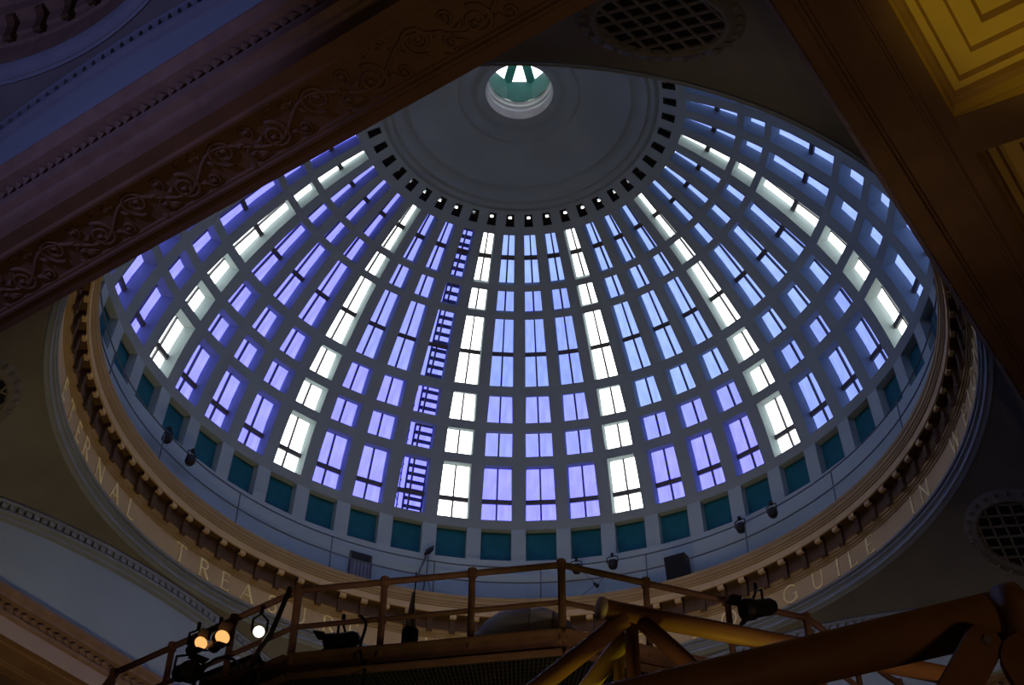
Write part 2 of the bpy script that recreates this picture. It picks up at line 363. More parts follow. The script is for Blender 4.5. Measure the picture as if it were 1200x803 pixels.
MB().ring([(0.46, 2.22), (0.46, 2.34), (0.0, 2.42)], 8, R_(22.5 - 34.0), R_(382.5 - 34.0)).make('lantern_cap', M['tealmetal'], lan)

# ------------------------------------------------------------------ cornice ring under the dome
t1 = MB().ring([(11.08, 23.42), (11.00, 23.48), (10.95, 23.49), (10.93, 23.56), (10.96, 23.60), (10.97, 23.62), (10.93, 23.66), (10.88, 23.665), (10.87, 23.70), (10.92, 23.75), (10.92, 23.77), (10.84, 23.78), (10.83, 23.83), (10.87, 23.845)], 240).make('trim_1', M['bluegrey'])
tag(t1, 'blue-grey ring moulding below the lettered frieze of the dome', 'moulding', kind='structure')
t2 = MB().ring([(10.87, 23.84), (10.86, 24.50)], 240).make('trim_2', M['frieze'], None, True)
tag(t2, 'tan frieze band with gilt capital letters round the foot of the dome', 'frieze', kind='structure')
t3 = empty('trim_3', (0, 0, 24.4))
def cring(nm, prof, m): return MB().ring([(r, z - 24.4) for r, z in prof], 240).make(nm, m, t3)
cring('bed_moulding', [(10.87, 24.46), (10.83, 24.47), (10.83, 24.53), (10.79, 24.54), (10.79, 24.60), (10.75, 24.61), (10.74, 24.67), (10.70, 24.68)], M['bed'])
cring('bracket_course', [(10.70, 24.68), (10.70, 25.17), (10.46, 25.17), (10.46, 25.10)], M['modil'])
cring('corona', [(10.46, 25.10), (10.405, 25.10), (10.395, 25.30)], M['tan'])
cring('cyma', [(10.395, 25.30), (10.36, 25.31), (10.36, 25.37), (10.335, 25.38), (10.335, 25.45), (10.305, 25.46), (10.30, 25.56), (10.275, 25.58), (10.275, 25.68), (10.36, 25.74), (11.1, 25.74)], M['bed'])
tag(t3, 'tan plaster cornice ring on bracket blocks under the drum of the dome', 'cornice', kind='structure')
# modillion: scrolled bracket block, base at the wall, built pointing inwards (-Y local)
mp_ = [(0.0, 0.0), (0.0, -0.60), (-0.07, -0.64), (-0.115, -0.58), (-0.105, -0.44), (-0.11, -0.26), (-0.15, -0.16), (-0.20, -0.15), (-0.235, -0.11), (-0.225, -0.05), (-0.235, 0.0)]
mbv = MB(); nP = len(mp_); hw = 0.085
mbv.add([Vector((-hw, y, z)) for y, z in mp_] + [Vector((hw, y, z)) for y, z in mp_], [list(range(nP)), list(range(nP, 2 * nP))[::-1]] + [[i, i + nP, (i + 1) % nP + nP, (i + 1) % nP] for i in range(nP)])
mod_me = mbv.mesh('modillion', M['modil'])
cb = MB().box((0, -0.20, -0.165), 0.10, 0.045, 0.02).box((0, -0.242, -0.09), 0.10, 0.012, 0.08); leaf_me = cb.mesh('leaf', M['tan'])  # lighter tan tips paint in the light caught by the bracket ends
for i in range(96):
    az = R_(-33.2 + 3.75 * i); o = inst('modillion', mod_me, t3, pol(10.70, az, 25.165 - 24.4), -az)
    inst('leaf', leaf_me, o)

# gilt letters : strokes of a roman capital alphabet on a unit square (x right, y up)
def arc(cx, cy, rx, ry, a0, a1, n=14): return [(cx + rx * math.cos(R_(a0 + (a1 - a0) * i / n)), cy + ry * math.sin(R_(a0 + (a1 - a0) * i / n))) for i in range(n + 1)]
TH, TK = 0.055, 0.10
GL = {
 'I': (0.30, [([(0.15, 0), (0.15, 1)], TK)]),
 'L': (0.58, [([(0.12, 0), (0.12, 1)], TK), ([(0.1, 0.03), (0.56, 0.03)], TH), ([(0.55, 0.0), (0.55, 0.14)], TH)]),
 'E': (0.58, [([(0.12, 0), (0.12, 1)], TK), ([(0.1, 0.03), (0.56, 0.03)], TH), ([(0.1, 0.52), (0.46, 0.52)], TH), ([(0.1, 0.97), (0.53, 0.97)], TH), ([(0.55, 0.0), (0.55, 0.14)], TH), ([(0.52, 0.86), (0.52, 1.0)], TH)]),
 'T': (0.70, [([(0.35, 0), (0.35, 1)], TK), ([(0.02, 0.97), (0.68, 0.97)], TH), ([(0.03, 0.85), (0.03, 1)], TH), ([(0.67, 0.85), (0.67, 1)], TH)]),
 'N': (0.80, [([(0.10, 0), (0.10, 1)], TH), ([(0.08, 1.0), (0.70, 0.0)], TK), ([(0.70, 0), (0.70, 1)], TH)]),
 'A': (0.80, [([(0.03, 0), (0.40, 1)], TH), ([(0.38, 1), (0.76, 0)], TK), ([(0.16, 0.33), (0.63, 0.33)], TH)]),
 'M': (0.95, [([(0.10, 0), (0.16, 1)], TH), ([(0.15, 1), (0.47, 0.05)], TK), ([(0.47, 0.05), (0.80, 1)], TH), ([(0.79, 1), (0.86, 0)], TK)]),
 'U': (0.78, [([(0.12, 1), (0.12, 0.35)] + arc(0.39, 0.33, 0.27, 0.32, 180, 360), TK * 0.85), ([(0.66, 0.3), (0.66, 1)], TH)]),
 'W': (1.10, [([(0.04, 1), (0.30, 0)], TK), ([(0.30, 0), (0.54, 1)], TH), ([(0.52, 1), (0.78, 0)], TK), ([(0.78, 0), (1.04, 1)], TH)]),
 'O': (0.92, [(arc(0.46, 0.5, 0.41, 0.48, 0, 360, 28), TK * 0.85)]),
 'G': (0.90, [(arc(0.48, 0.5, 0.42, 0.48, 40, 330, 24), TK * 0.85), ([(0.80, 0.08), (0.80, 0.45)], TK), ([(0.62, 0.45), (0.86, 0.45)], TH)]),
 'S': (0.60, [(arc(0.30, 0.74, 0.21, 0.23, 30, 270, 14) + arc(0.30, 0.26, 0.23, 0.24, 90, -150, 14), TK * 0.85)]),
 'R': (0.70, [([(0.12, 0), (0.12, 1)], TK), ([(0.1, 0.97), (0.34, 0.97)] + arc(0.34, 0.73, 0.22, 0.24, 90, -90) + [(0.12, 0.49)], TK * 0.8), ([(0.32, 0.50), (0.68, 0.0)], TK)]),
 'H': (0.82, [([(0.12, 0), (0.12, 1)], TK), ([(0.70, 0), (0.70, 1)], TK), ([(0.1, 0.52), (0.7, 0.52)], TH)]),
}
SERIF = {'I': [0.15], 'L': [0.12], 'E': [0.12], 'T': [0.35], 'N': [0.10], 'A': [0.03, 0.76], 'M': [0.10, 0.86], 'R': [0.12], 'H': [0.12, 0.70], 'U': [], 'W': [], 'O': [], 'G': [], 'S': []}
LH = 0.56
def letter_mesh(ch):
    w, strokes = GL[ch]; mb = MB()
    def pt(x, y, o): return Vector(((x - w / 2) * LH, -o, y * LH))
    def ribbon(path, t):
        n = len(path); b = []
        for i, (x, y) in enumerate(path):
            x0, y0 = path[max(i - 1, 0)]; x1, y1 = path[min(i + 1, n - 1)]; dx, dy = x1 - x0, y1 - y0; L_ = math.hypot(dx, dy) or 1
            b.append((x - dy / L_ * t / 2, y + dx / L_ * t / 2, x + dy / L_ * t / 2, y - dx / L_ * t / 2))
        V = []
        for (xa, ya, xb, yb) in b: V += [pt(xa, ya, 0), pt(xb, yb, 0), pt(xb, yb, 0.03), pt(xa, ya, 0.03)]
        F = [[0, 1, 2, 3], [4 * (n - 1) + q for q in (3, 2, 1, 0)]]
        for i in range(n - 1):
            for q in range(4): F.append([4 * i + q, 4 * i + (q + 1) % 4, 4 * i + 4 + (q + 1) % 4, 4 * i + 4 + q])
        mb.add(V, F)
    for path, t in strokes: ribbon(path, t)
    for sx in SERIF[ch]:
        ribbon([(sx - 0.1, 0.015), (sx + 0.1, 0.015)], 0.035)
        if ch in 'IRHN': ribbon([(sx - 0.09, 0.985), (sx + 0.09, 0.985)], 0.035)
    return mb.mesh('letter', M['gold'])
text = [('E', -133.5), ('T', -129.0), ('E', -125.0), ('R', -121.5), ('N', -116.6), ('A', -111.8), ('L', -107.6), ('T', -91.9), ('R', -87.0), ('E', -82.9), ('A', -78.7), ('S', -74.1), ('U', -69.3), ('R', -64.4), ('E', -60.3),
        ('M', -47.5), ('U', -41.8), ('S', -37.4), ('T', -33.4), ('U', -22.6), ('S', -18.2), ('E', -14.4), ('N', -4.6), ('O', 0.5), ('G', 11.4), ('U', 16.6), ('I', 20.6), ('L', 23.6), ('E', 27.3), ('I', 37.7), ('N', 41.2),
        ('W', 52.0), ('E', 57.2), ('I', 60.4), ('G', 64.2), ('H', 69.0), ('T', 73.4)]
text = [(c_, a_ + (4.0 if a_ < -105 else 0)) for c_, a_ in text]
lm_ = {}
for ch, a in text:
    if ch not in lm_: lm_[ch] = letter_mesh(ch)
    az = R_(a); o = inst('letter', lm_[ch], t2, pol(10.855, az, 23.88), -az)

# ------------------------------------------------------------------ pendentives, arches, lunettes
def pendentive_bay(cx, cy, ringr, half, sz, srad, grilles=True, where='great dome'):
    def zs(r): return sz + math.sqrt(srad * srad - r * r)
    for q in range(4):
        c0 = R_(45 + 90 * q); V, F = [], []; na, nr = 40, 10
        for i in range(na + 1):
            a = c0 - PI / 4 + PI / 2 * i / na; rb = half / max(abs(math.sin(a)), abs(math.cos(a)))
            for j in range(nr + 1):
                r = ringr + (max(rb, ringr + 0.02) - ringr) * j / nr; V.append(pol(r, a, zs(r)) + Vector((cx, cy, 0)))
        for i in range(na):
            for j in range(nr): F.append([i * (nr + 1) + j, (i + 1) * (nr + 1) + j, (i + 1) * (nr + 1) + j + 1, i * (nr + 1) + j + 1])
        yield q, c0, zs, V, F
PZ, PR = -1.70, 27.5
plabel = {0: 'dark grey-green pendentive behind the ochre truss, with a round grille', 1: 'dark grey-green pendentive between the two brown beams, with the largest round grille', 2: 'dark grey-green pendentive under the scroll-carved beam, with a mostly cut-off grille', 3: 'grey-green pendentive behind the lighting gallery'}
for q, c0, zs, V, F in pendentive_bay(0, 0, 10.99, 11.2, PZ, PR):
    p = mk('ceiling_pendentive', V, F, M['pend'], None, True); tag(p, plabel[q], 'pendentive', kind='structure')
    # round grille of crossed bars with a moulded wreath
    gr = 12.84; gc = pol(gr, c0, zs(gr)); nrm = Vector((gc.x, gc.y, gc.z - PZ)).normalized() * -1
    U = Vector((math.cos(c0), -math.sin(c0), 0)); Vv = nrm.cross(U).normalized(); gR = 1.12
    gc = gc + nrm * 0.045
    def gp(x, y, h): return gc + U * x + Vv * y + nrm * h
    nn = 40
    mk('grille_void_disc', [gp(0, 0, 0)] + [gp(gR * 1.02 * math.cos(2 * PI * i / nn), gR * 1.02 * math.sin(2 * PI * i / nn), 0) for i in range(nn)], [[0, 1 + i, 1 + (i + 1) % nn] for i in range(nn)], M['black'], p)  # flat black disc painting the unlit hollow behind the bars
    sp = 0.34; dr = (U + Vv).normalized()
    for fam in range(2):
        for t in range(-4, 5):
            off = (t + 0.5 * 0) * sp
            if abs(off) >= gR: continue
            hl = math.sqrt(gR * gR - off * off); ca, sa = math.cos(R_(45)), math.sin(R_(45))
            dx, dy = (ca, sa) if fam == 0 else (-sa, ca); ox, oy = -dy * off, dx * off
            MB().bar(gp(ox - dx * hl, oy - dy * hl, 0.05), gp(ox + dx * hl, oy + dy * hl, 0.05), 0.055, 0.04, nrm).make('grille_bar', M['pendorn'], p)
    fr = MB(); nn = 48; prof = [(gR - 0.02, 0.0), (gR, 0.10), (gR + 0.08, 0.11), (gR + 0.12, 0.05), (gR + 0.34, 0.02), (gR + 0.36, -0.08)]
    Vr = []; 
    for i in range(nn):
        a = 2 * PI * i / nn
        for r, h in prof: Vr.append(gp(r * math.cos(a), r * math.sin(a), h))
    m_ = len(prof); fr.add(Vr, [[i * m_ + j, ((i + 1) % nn) * m_ + j, ((i + 1) % nn) * m_ + j + 1, i * m_ + j + 1] for i in range(nn) for j in range(m_ - 1)])
    fr.make('grille_frame', M['pendorn'], p, True)
    for i in range(26):
        a = 2 * PI * i / 26; ca, sa = math.cos(a), math.sin(a); r = gR + 0.24
        D_ = U * ca + Vv * sa; Tn = U * -sa + Vv * ca; c_ = gp(r * ca, r * sa, 0.06)
        MB().add([c_ + D_ * 0.10, c_ + Tn * 0.07 + D_ * 0.02, c_ - D_ * 0.10, c_ - Tn * 0.07 + D_ * 0.02, c_ + nrm * 0.07 + D_ * 0.02, c_ - nrm * 0.05], [(0, 1, 4), (1, 2, 4), (2, 3, 4), (3, 0, 4), (1, 0, 5), (2, 1, 5), (3, 2, 5), (0, 3, 5)]).make('rosette', M['pendorn'], p)

def arch_trim(name, cx, cy, ax_n, half, sz, srad, label, dent=0.24, scale=1.0):
    """moulding that follows the segmental arch on the plane n.x = half; ax_n = outward unit normal"""
    nvec = Vector(ax_n); tv = Vector((ax_n[1], -ax_n[0], 0)); base = Vector((cx, cy, 0)); n = 80
    ar = srad * srad - half * half
    def zc(t): return sz + math.sqrt(ar - t * t)
    prof = [(0.03, 0.05), (-0.06, 0.0), (-0.09, -0.06), (-0.07, -0.12), (0.0, -0.13), (0.02, -0.30), (-0.06, -0.31), (-0.05, -0.38), (0.04, -0.42), (0.06, -0.50), (0.12, -0.53), (0.2, -0.54)]
    V, F = [], []; m_ = len(prof)
    for i in range(n + 1):
        t = -half + 2 * half * i / n
        for o, dz in prof: V.append(base + nvec * (half + o * scale) + tv * t + Vector((0, 0, zc(t) + dz * scale)))
    for i in range(n):
        for j in range(m_ - 1): F.append([i * m_ + j, i * m_ + j + 1, (i + 1) * m_ + j + 1, (i + 1) * m_ + j])
    o = mk(name, V, F, M['bluegrey']); tag(o, label, 'moulding', kind='structure')
    mb = MB(); cnt = int(2 * half / dent)
    for i in range(cnt):
        t = -half + dent * (i + 0.5); mb.box(base + nvec * (half - 0.035 * scale) + tv * t + Vector((0, 0, zc(t) - 0.21 * scale)), 0.045 * scale, 0.07 * scale, 0.07 * scale, (nvec, tv, Vector((0, 0, 1))))
    tag(mb.make('dentils', M['bluegrey'], o), kind='stuff')
arch_trim('trim_4', 0, 0, (-1, 0, 0), 11.2, PZ, PR, 'dentilled blue-grey arch moulding above the lunette behind the lit lamps')
arch_trim('trim_5', 0, 0, (0, 1, 0), 11.2, PZ, PR, 'dentilled arch moulding seen behind the ochre truss tubes')
arch_trim('trim_6', 0, 0, (1, 0, 0), 11.2, PZ, PR, 'arch moulding above the plain brown beam, hidden by the beam')
arch_trim('trim_7', 0, 0, (0, -1, 0), 11.2, PZ, PR, 'arch moulding above the scroll-carved beam, hidden by the beam')
wallbox('wall_lunette_west', -11.62, -11.34, -11.6, 11.6, 20.5, 24.6, M['lunette'], 'blue-grey lunette wall under the arch behind the lit lamps', 'wall')
wallbox('wall_lunette_east', 11.34, 11.62, -11.6, 11.6, 20.5, 24.6, M['lunette'], 'lunette wall above the plain brown beam, hidden by the beam', 'wall')
wallbox('wall_lunette_north', -11.6, 11.6, 11.34, 11.62, 20.5, 24.6, M['lunette'], 'blue-grey lunette wall seen between the ochre truss tubes', 'wall')
wallbox('wall_lunette_south', -11.6, 11.6, -11.62, -11.34, 20.5, 24.6, M['lunette'], 'lunette wall above the scroll-carved beam, hidden by the beam', 'wall')

# ------------------------------------------------------------------ beams (entablatures) round the bay
ZB = 19.60
INP = [(0.0, 0.0), (0.0, 0.44), (0.05, 0.47), (0.08, 0.56), (0.03, 0.57), (0.03, 0.78), (0.20, 0.79), (0.22, 0.87), (0.30, 0.95), (0.31, 1.02), (0.31, 1.05), (0.0, 1.12)]
OUTP = [(0.0, 0.0), (0.0, 0.36), (0.07, 0.40), (0.11, 0.47), (0.19, 0.50), (0.25, 0.52), (0.25, 0.76), (0.20, 0.78), (0.20, 0.96), (0.44, 1.0), (0.49, 1.09), (0.59, 1.16), (0.59, 1.21), (0.0, 1.24)]
def beam(name, axis, face_in, face_out, s0, s1, label, scroll=False, side=1, outcor=True, incor=True):
    """straight entablature; axis 'x' or 'y' is its direction, faces at side*face_in / side*face_out on the other axis"""
    def P(c, s, z): return Vector((s, c * side, z)) if axis == 'x' else Vector((c * side, s, z))
    root = empty(name, P((face_in + face_out) / 2, (s0 + s1) / 2, ZB)); off = root.location.copy(); tag(root, label, 'beam', kind='structure')
    def run(prof, pname, m):   # prof : list of (c, z)
        V = [P(c, s, z) - off for s in (s0, s1) for c, z in prof]; n = len(prof)
        F = [[j, j + 1, n + j + 1, n + j] for j in range(n - 1)]
        return mk(pname, V, F, m, root)
    fi, fo = face_in, face_out
    # soffit with a shallow sunk panel
    e1, e2 = fi + 0.26, fo - 0.30
    run([(fi, ZB), (e1 - 0.05, ZB), (e1, ZB - 0.035), (e1 + 0.05, ZB - 0.035), (e1 + 0.07, ZB + 0.02), (e1 + 0.11, ZB + 0.02), (e1 + 0.13, ZB + 0.06), (e2 - 0.13, ZB + 0.06), (e2 - 0.11, ZB + 0.02), (e2 - 0.07, ZB + 0.02), (e2 - 0.05, ZB - 0.035), (e2, ZB - 0.035), (e2 + 0.05, ZB), (fo, ZB)], 'soffit', M['brown'])
    run([(fi, ZB), (fi, ZB + 0.44)], 'fascia', M['brownlight'])
    ip = [(fi - o, ZB + z) for o, z in INP[1:]] if incor else [(fi, ZB + 0.44), (fi, ZB + 1.12)]
    run(ip, 'inner_cornice', M['browncor'])
    run([(fo, ZB), (fo, ZB + 0.36)], 'outer_fascia', M['brown'])
    op = [(fo + o, ZB + z) for o, z in OUTP[1:]] if outcor else [(fo, ZB + 0.36), (fo, ZB + 1.24)]
    run(op, 'outer_cornice', M['browncor'])
    run([(fi, ZB + 1.12), (fo, ZB + 1.24)], 'beam_top', M['brown'])
    for prof_side, zc_, oc_, pitch, r_ in ((-1, 0.675, 0.08, 0.52, 0.10), (1, 0.87, 0.26, 0.40, 0.09)):
        if (prof_side == -1 and not incor) or (prof_side == 1 and not outcor): continue
        mb = MB(); s = s0 + pitch / 2; i = 0
        while s < s1:
            c = (fi - oc_) if prof_side == -1 else (fo + oc_); cc = P(c, s, ZB + zc_) - off
            a, b_ = P(0, 1, 0), P(-prof_side * -1, 0, 0)
            up = Vector((0, 0, 1)); outw = P(prof_side, 0, 0) 
            h = r_ if i % 2 == 0 else r_ * 0.8
            mb.add([cc + a * h, cc - a * h, cc + up * h * 1.2, cc - up * h * 1.2, cc + outw * h, cc - outw * 0.02], [(0, 2, 4), (2, 1, 4), (1, 3, 4), (3, 0, 4), (2, 0, 5), (1, 2, 5), (3, 1, 5), (0, 3, 5)])
            s += pitch / 2; i += 1
        tag(mb.make('bead_course', M['browncor'], root), kind='stuff')
    if scroll:
        # carved vine: one motif = stem wave with two spirals and a shell, repeated along the sunk panel
        motif = MB(); LM = 1.95; hz = -0.005
        def sp(cx, cy, r0, turns, a0, sgn, rr):
            pts = []; n = int(18 * turns)
            for i in range(n + 1):
                t = i / n; r = r0 * (1 - 0.82 * t); a = a0 + sgn * 2 * PI * turns * t; pts.append(Vector((cx + r * math.cos(a), cy + r * math.sin(a), hz)))
            motif.tube(pts, rr, 6, True, [rr * (1 - 0.35 * i / n) for i in range(n + 1)]); motif.box(pts[-1], 0.035, 0.035, 0.03)
        sp(-0.40, 0.07, 0.20, 1.7, -PI / 2, 1, 0.032); sp(0.36, -0.07, 0.20, 1.7, PI / 2, 1, 0.032)
        sp(-0.02, 0.16, 0.11, 1.2, PI, -1, 0.024); sp(0.70, 0.14, 0.10, 1.2, -PI / 2, -1, 0.024); sp(-0.70, -0.15, 0.10, 1.2, PI / 2, -1, 0.024)
        motif.tube([Vector((-0.75 + 1.5 * i / 24, 0.16 * math.sin(2 * PI * i / 24 + 0.4), hz)) for i in range(25)], 0.026, 6)
        for (fx, fy, fa) in ((0.0, -0.13, -PI / 2), (-0.74, 0.14, PI / 2)):
            for j in range(5):
                a = fa + (j - 2) * 0.42; motif.tube([Vector((fx, fy, hz)), Vector((fx + 0.08 * math.cos(a), fy + 0.08 * math.sin(a), hz)), Vector((fx + 0.15 * math.cos(a), fy + 0.15 * math.sin(a), hz))], 0.022, 5, True, [0.012, 0.028, 0.01])
        for (lx, ly, la) in ((-0.55, -0.02, 2.4), (-0.22, 0.12, 0.3), (0.18, 0.02, 3.6), (0.55, 0.0, -0.6), (0.10, -0.22, -2.4), (-0.30, -0.20, -0.9), (0.52, 0.22, 0.9)):
            motif.tube([Vector((lx, ly, hz)), Vector((lx + 0.07 * math.cos(la), ly + 0.07 * math.sin(la), hz)), Vector((lx + 0.15 * math.cos(la + 0.5), ly + 0.15 * math.sin(la + 0.5), hz))], 0.03, 6, True, [0.01, 0.04, 0.008])
        for v in motif.v: v.x *= 1.3; v.y *= 1.45; v.z = v.z * 1.3
        sm = motif.mesh('scroll_ornament', M['brown'], True); cnt = int((s1 - s0) / LM); mid = (e1 + e2) / 2
        for i in range(cnt):
            s = s0 + LM * (i + 0.5); inst('scroll_ornament', sm, root, P(mid, s, ZB + 0.05) - off, 0 if axis == 'x' else PI / 2)
    return root
beam('beam', 'x', 11.75, 13.35, -24, 24, 'long dark brown beam with carved scrolls crossing the upper left corner', True, -1)
beam('beam', 'y', 11.45, 12.85, -44, 24, 'plain dark brown beam beside the ochre coffered ceiling', False, 1, False)
beam('beam', 'y', 11.45, 12.85, -44, 24, 'brown entablature with beaded cornice at the lower left corner', False, -1)
beam('beam', 'x', 11.75, 13.35, -24, 24, 'brown entablature under the lunette behind the ochre truss', False, 1)

# roof slabs that close the hall outside the domes
wallbox('ceiling_roof_north', -24.4, 24.4, 13.0, 24.4, 20.9, 21.4, M['wall'], 'flat ceiling of the hall beyond the far beam', 'ceiling')
wallbox('ceiling_roof_west', -24.4, -11.6, -44.4, 13.2, 20.9, 21.4, M['wall'], 'flat ceiling of the far side aisle', 'ceiling')
wallbox('ceiling_roof_east', 11.6, 24.4, -44.4, 13.2, 20.98, 21.4, M['ochre'], 'flat ochre ceiling of the near side aisle', 'ceiling')
wallbox('ceiling_roof_gap', -12, 12, -13.5, -11.3, 20.9, 21.4, M['wall'], 'flat ceiling above the scroll-carved beam', 'ceiling')

# neighbouring smaller dome bay
B2Y, B2R, B2H = -20.4, 6.58, 6.85
S2 = 18.0; Z2 = 23.52 - math.sqrt(S2 * S2 - 6.6 ** 2)
for q, c0, zs, V, F in pendentive_bay(0, B2Y, 6.6, B2H, Z2, S2):
    p = mk('ceiling_side_pendentive', V, F, M['pend'], None, True)
    tag(p, ['pendentive of the smaller neighbouring dome in the dark upper left corner', 'pendentive of the smaller dome, out of the picture', 'pendentive of the smaller dome, out of the picture', 'far pendentive of the smaller neighbouring dome, upper left corner'][q], 'pendentive', 'pendentives of the smaller dome', 'structure')
t8 = MB().ring([(6.66, 23.46), (6.58, 23.56), (6.54, 23.66), (6.48, 23.68), (6.49, 23.76), (6.44, 23.80), (6.46, 23.86)], 128, c=(0, B2Y)).make('trim_8', M['bluegrey'], None, True)
tag(t8, 'blue-grey ring moulding of the smaller dome in the upper left corner', 'moulding', kind='structure')
t9 = MB().ring([(6.46, 23.85), (6.46, 24.4), (6.40, 24.42), (6.38, 24.6), (6.32, 24.62), (6.32, 24.95), (6.08, 24.97), (6.06, 25.2), (5.98, 25.3), (5.94, 25.5), (6.6, 25.55), (6.6, 26.8), (6.2, 28.4), (5.2, 30.4), (3.6, 31.9), (1.6, 32.7), (0.0, 32.85)], 128, c=(0, B2Y)).make('trim_9', M['browncor'])
tag(t9, 'dark brown bracketed cornice of the smaller dome in the upper left corner', 'cornice', kind='structure')
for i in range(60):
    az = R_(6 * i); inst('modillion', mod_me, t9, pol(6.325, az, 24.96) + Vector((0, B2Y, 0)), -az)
arch_trim('trim_10', 0, B2Y, (0, 1, 0), B2H, Z2, S2, 'dentilled arch moulding of the smaller dome above the scroll-carved beam')
wallbox('wall_side_lunette', -11.4, 11.4, B2Y + B2H + 0.10, B2Y + B2H + 0.36, 20.5, 24.6, M['lunette'], 'blue lunette strip between the scroll-carved beam and the smaller dome', 'wall')
wallbox('wall_side_back', -11.4, 11.4, B2Y - B2H - 0.36, B2Y - B2H - 0.1, 19.6, 24.6, M['lunette'], 'back lunette wall of the smaller dome bay', 'wall')
for sx, nm in ((-1, 'west'), (1, 'east')):
    wallbox('wall_side_' + nm, min(sx * 6.95, sx * 7.2), max(sx * 6.95, sx * 7.2), B2Y - B2H - 0.3, B2Y + B2H + 0.3, 20.5, 24.6, M['lunette'], 'side lunette wall of the smaller dome bay, %s side' % nm, 'wall')
    wallbox('ceiling_side_' + nm, min(sx * 7.0, sx * 11.7), max(sx * 7.0, sx * 11.7), -44.4, -13.3, 20.9, 21.4, M['wall'], 'flat ceiling beside the smaller dome, %s side' % nm, 'ceiling')
wallbox('ceiling_side_south', -7.2, 7.2, -44.4, B2Y - B2H - 0.1, 20.9, 21.4, M['wall'], 'flat ceiling behind the smaller dome', 'ceiling')

# ------------------------------------------------------------------ coffered aisle ceiling (ochre)
XA0, XA1 = 12.85, 18.4
def coffer(y0, y1, label):
    root = empty('ceiling_coffer', ((XA0 + XA1) / 2, (y0 + y1) / 2, ZB)); off = root.location.copy(); tag(root, label, 'ceiling', kind='structure')
    def frame(a, za, b, zb, nm, m):
        V = [];
        for i_, z in ((a, za), (b, zb)): V += [Vector((XA0 + i_, y0 + i_, z)), Vector((XA1 - i_, y0 + i_, z)), Vector((XA1 - i_, y1 - i_, z)), Vector((XA0 + i_, y1 - i_, z))]
        return mk(nm, [v - off for v in V], [[0, 1, 5, 4], [1, 2, 6, 5], [2, 3, 7, 6], [3, 0, 4, 7]], m, root)
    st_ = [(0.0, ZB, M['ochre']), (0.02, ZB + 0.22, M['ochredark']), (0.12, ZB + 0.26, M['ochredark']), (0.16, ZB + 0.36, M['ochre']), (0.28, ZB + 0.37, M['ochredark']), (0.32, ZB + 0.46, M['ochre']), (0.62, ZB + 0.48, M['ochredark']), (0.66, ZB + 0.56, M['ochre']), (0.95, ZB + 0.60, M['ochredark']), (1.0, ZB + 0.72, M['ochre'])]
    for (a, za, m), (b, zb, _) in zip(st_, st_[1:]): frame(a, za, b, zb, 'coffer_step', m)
    i_ = st_[-1][0]; MB().box(Vector(((XA0 + XA1) / 2, (y0 + y1) / 2, ZB + 0.75)) - off, (XA1 - XA0) / 2 - i_ + 0.01, (y1 - y0) / 2 - i_ + 0.01, 0.03).make('coffer_panel', M['ochre'], root)
    return root
coffer(-15.6, -6.85, 'bright ochre coffer with stepped mouldings in the upper right corner')
coffer(-5.95, 2.8, 'dim ochre coffer beyond the cross rib at the right edge')
coffer(-24.4, -16.5, 'ochre coffer of the aisle ceiling, out of the picture')
coffer(3.7, 12.4, 'far ochre coffer of the aisle ceiling, out of the picture')
def cross_rib(y0, y1, label):
    root = empty('beam_rib', (XA0, (y0 + y1) / 2, ZB)); off = root.location.copy(); tag(root, label, 'beam', kind='structure')
    n = 14; V = []; 
    for i in range(n + 1):
        x = XA0 + (XA1 - XA0) * i / n; z = ZB - 0.62 * (1 - abs(1 - 2 * i / n) ** 2) if False else ZB - 0.02 - 0.30 * math.sin(PI * min(1, i / n * 1.0))
        V += [Vector((x, y0, ZB + 0.3)) - off, Vector((x, y0, z)) - off, Vector((x, y1, z)) - off, Vector((x, y1, ZB + 0.3)) - off]
    F = [[4 * i + j, 4 * i + 4 + j, 4 * i + 5 + j, 4 * i + 1 + j] for i in range(n) for j in range(3)]
    mk('rib_body', V, F, M['brown'], root)
    V = []
    for i in range(n + 1):
        x = XA0 + (XA1 - XA0) * i / n; z = ZB - 0.02 - 0.30 * math.sin(PI * i / n)
        V += [Vector((x, y0 - 0.01, ZB + 0.02)) - off, Vector((x, y0 - 0.01, z + 0.005)) - off]
    mk('rib_face', V, [[2 * i, 2 * i + 2, 2 * i + 3, 2 * i + 1] for i in range(n)], M['ochre'], root)
cross_rib(-6.83, -5.97, 'brown cross rib between the two ochre coffers at the right edge')
cross_rib(-16.48, -15.62, 'cross rib of the aisle ceiling, out of the picture')
cross_rib(2.82, 3.68, 'far cross rib of the aisle ceiling')
wallbox('wall_aisle', 18.4, 18.8, -44, 24, 0, 21, M['wall'], 'brown outer wall of the near aisle', 'wall')

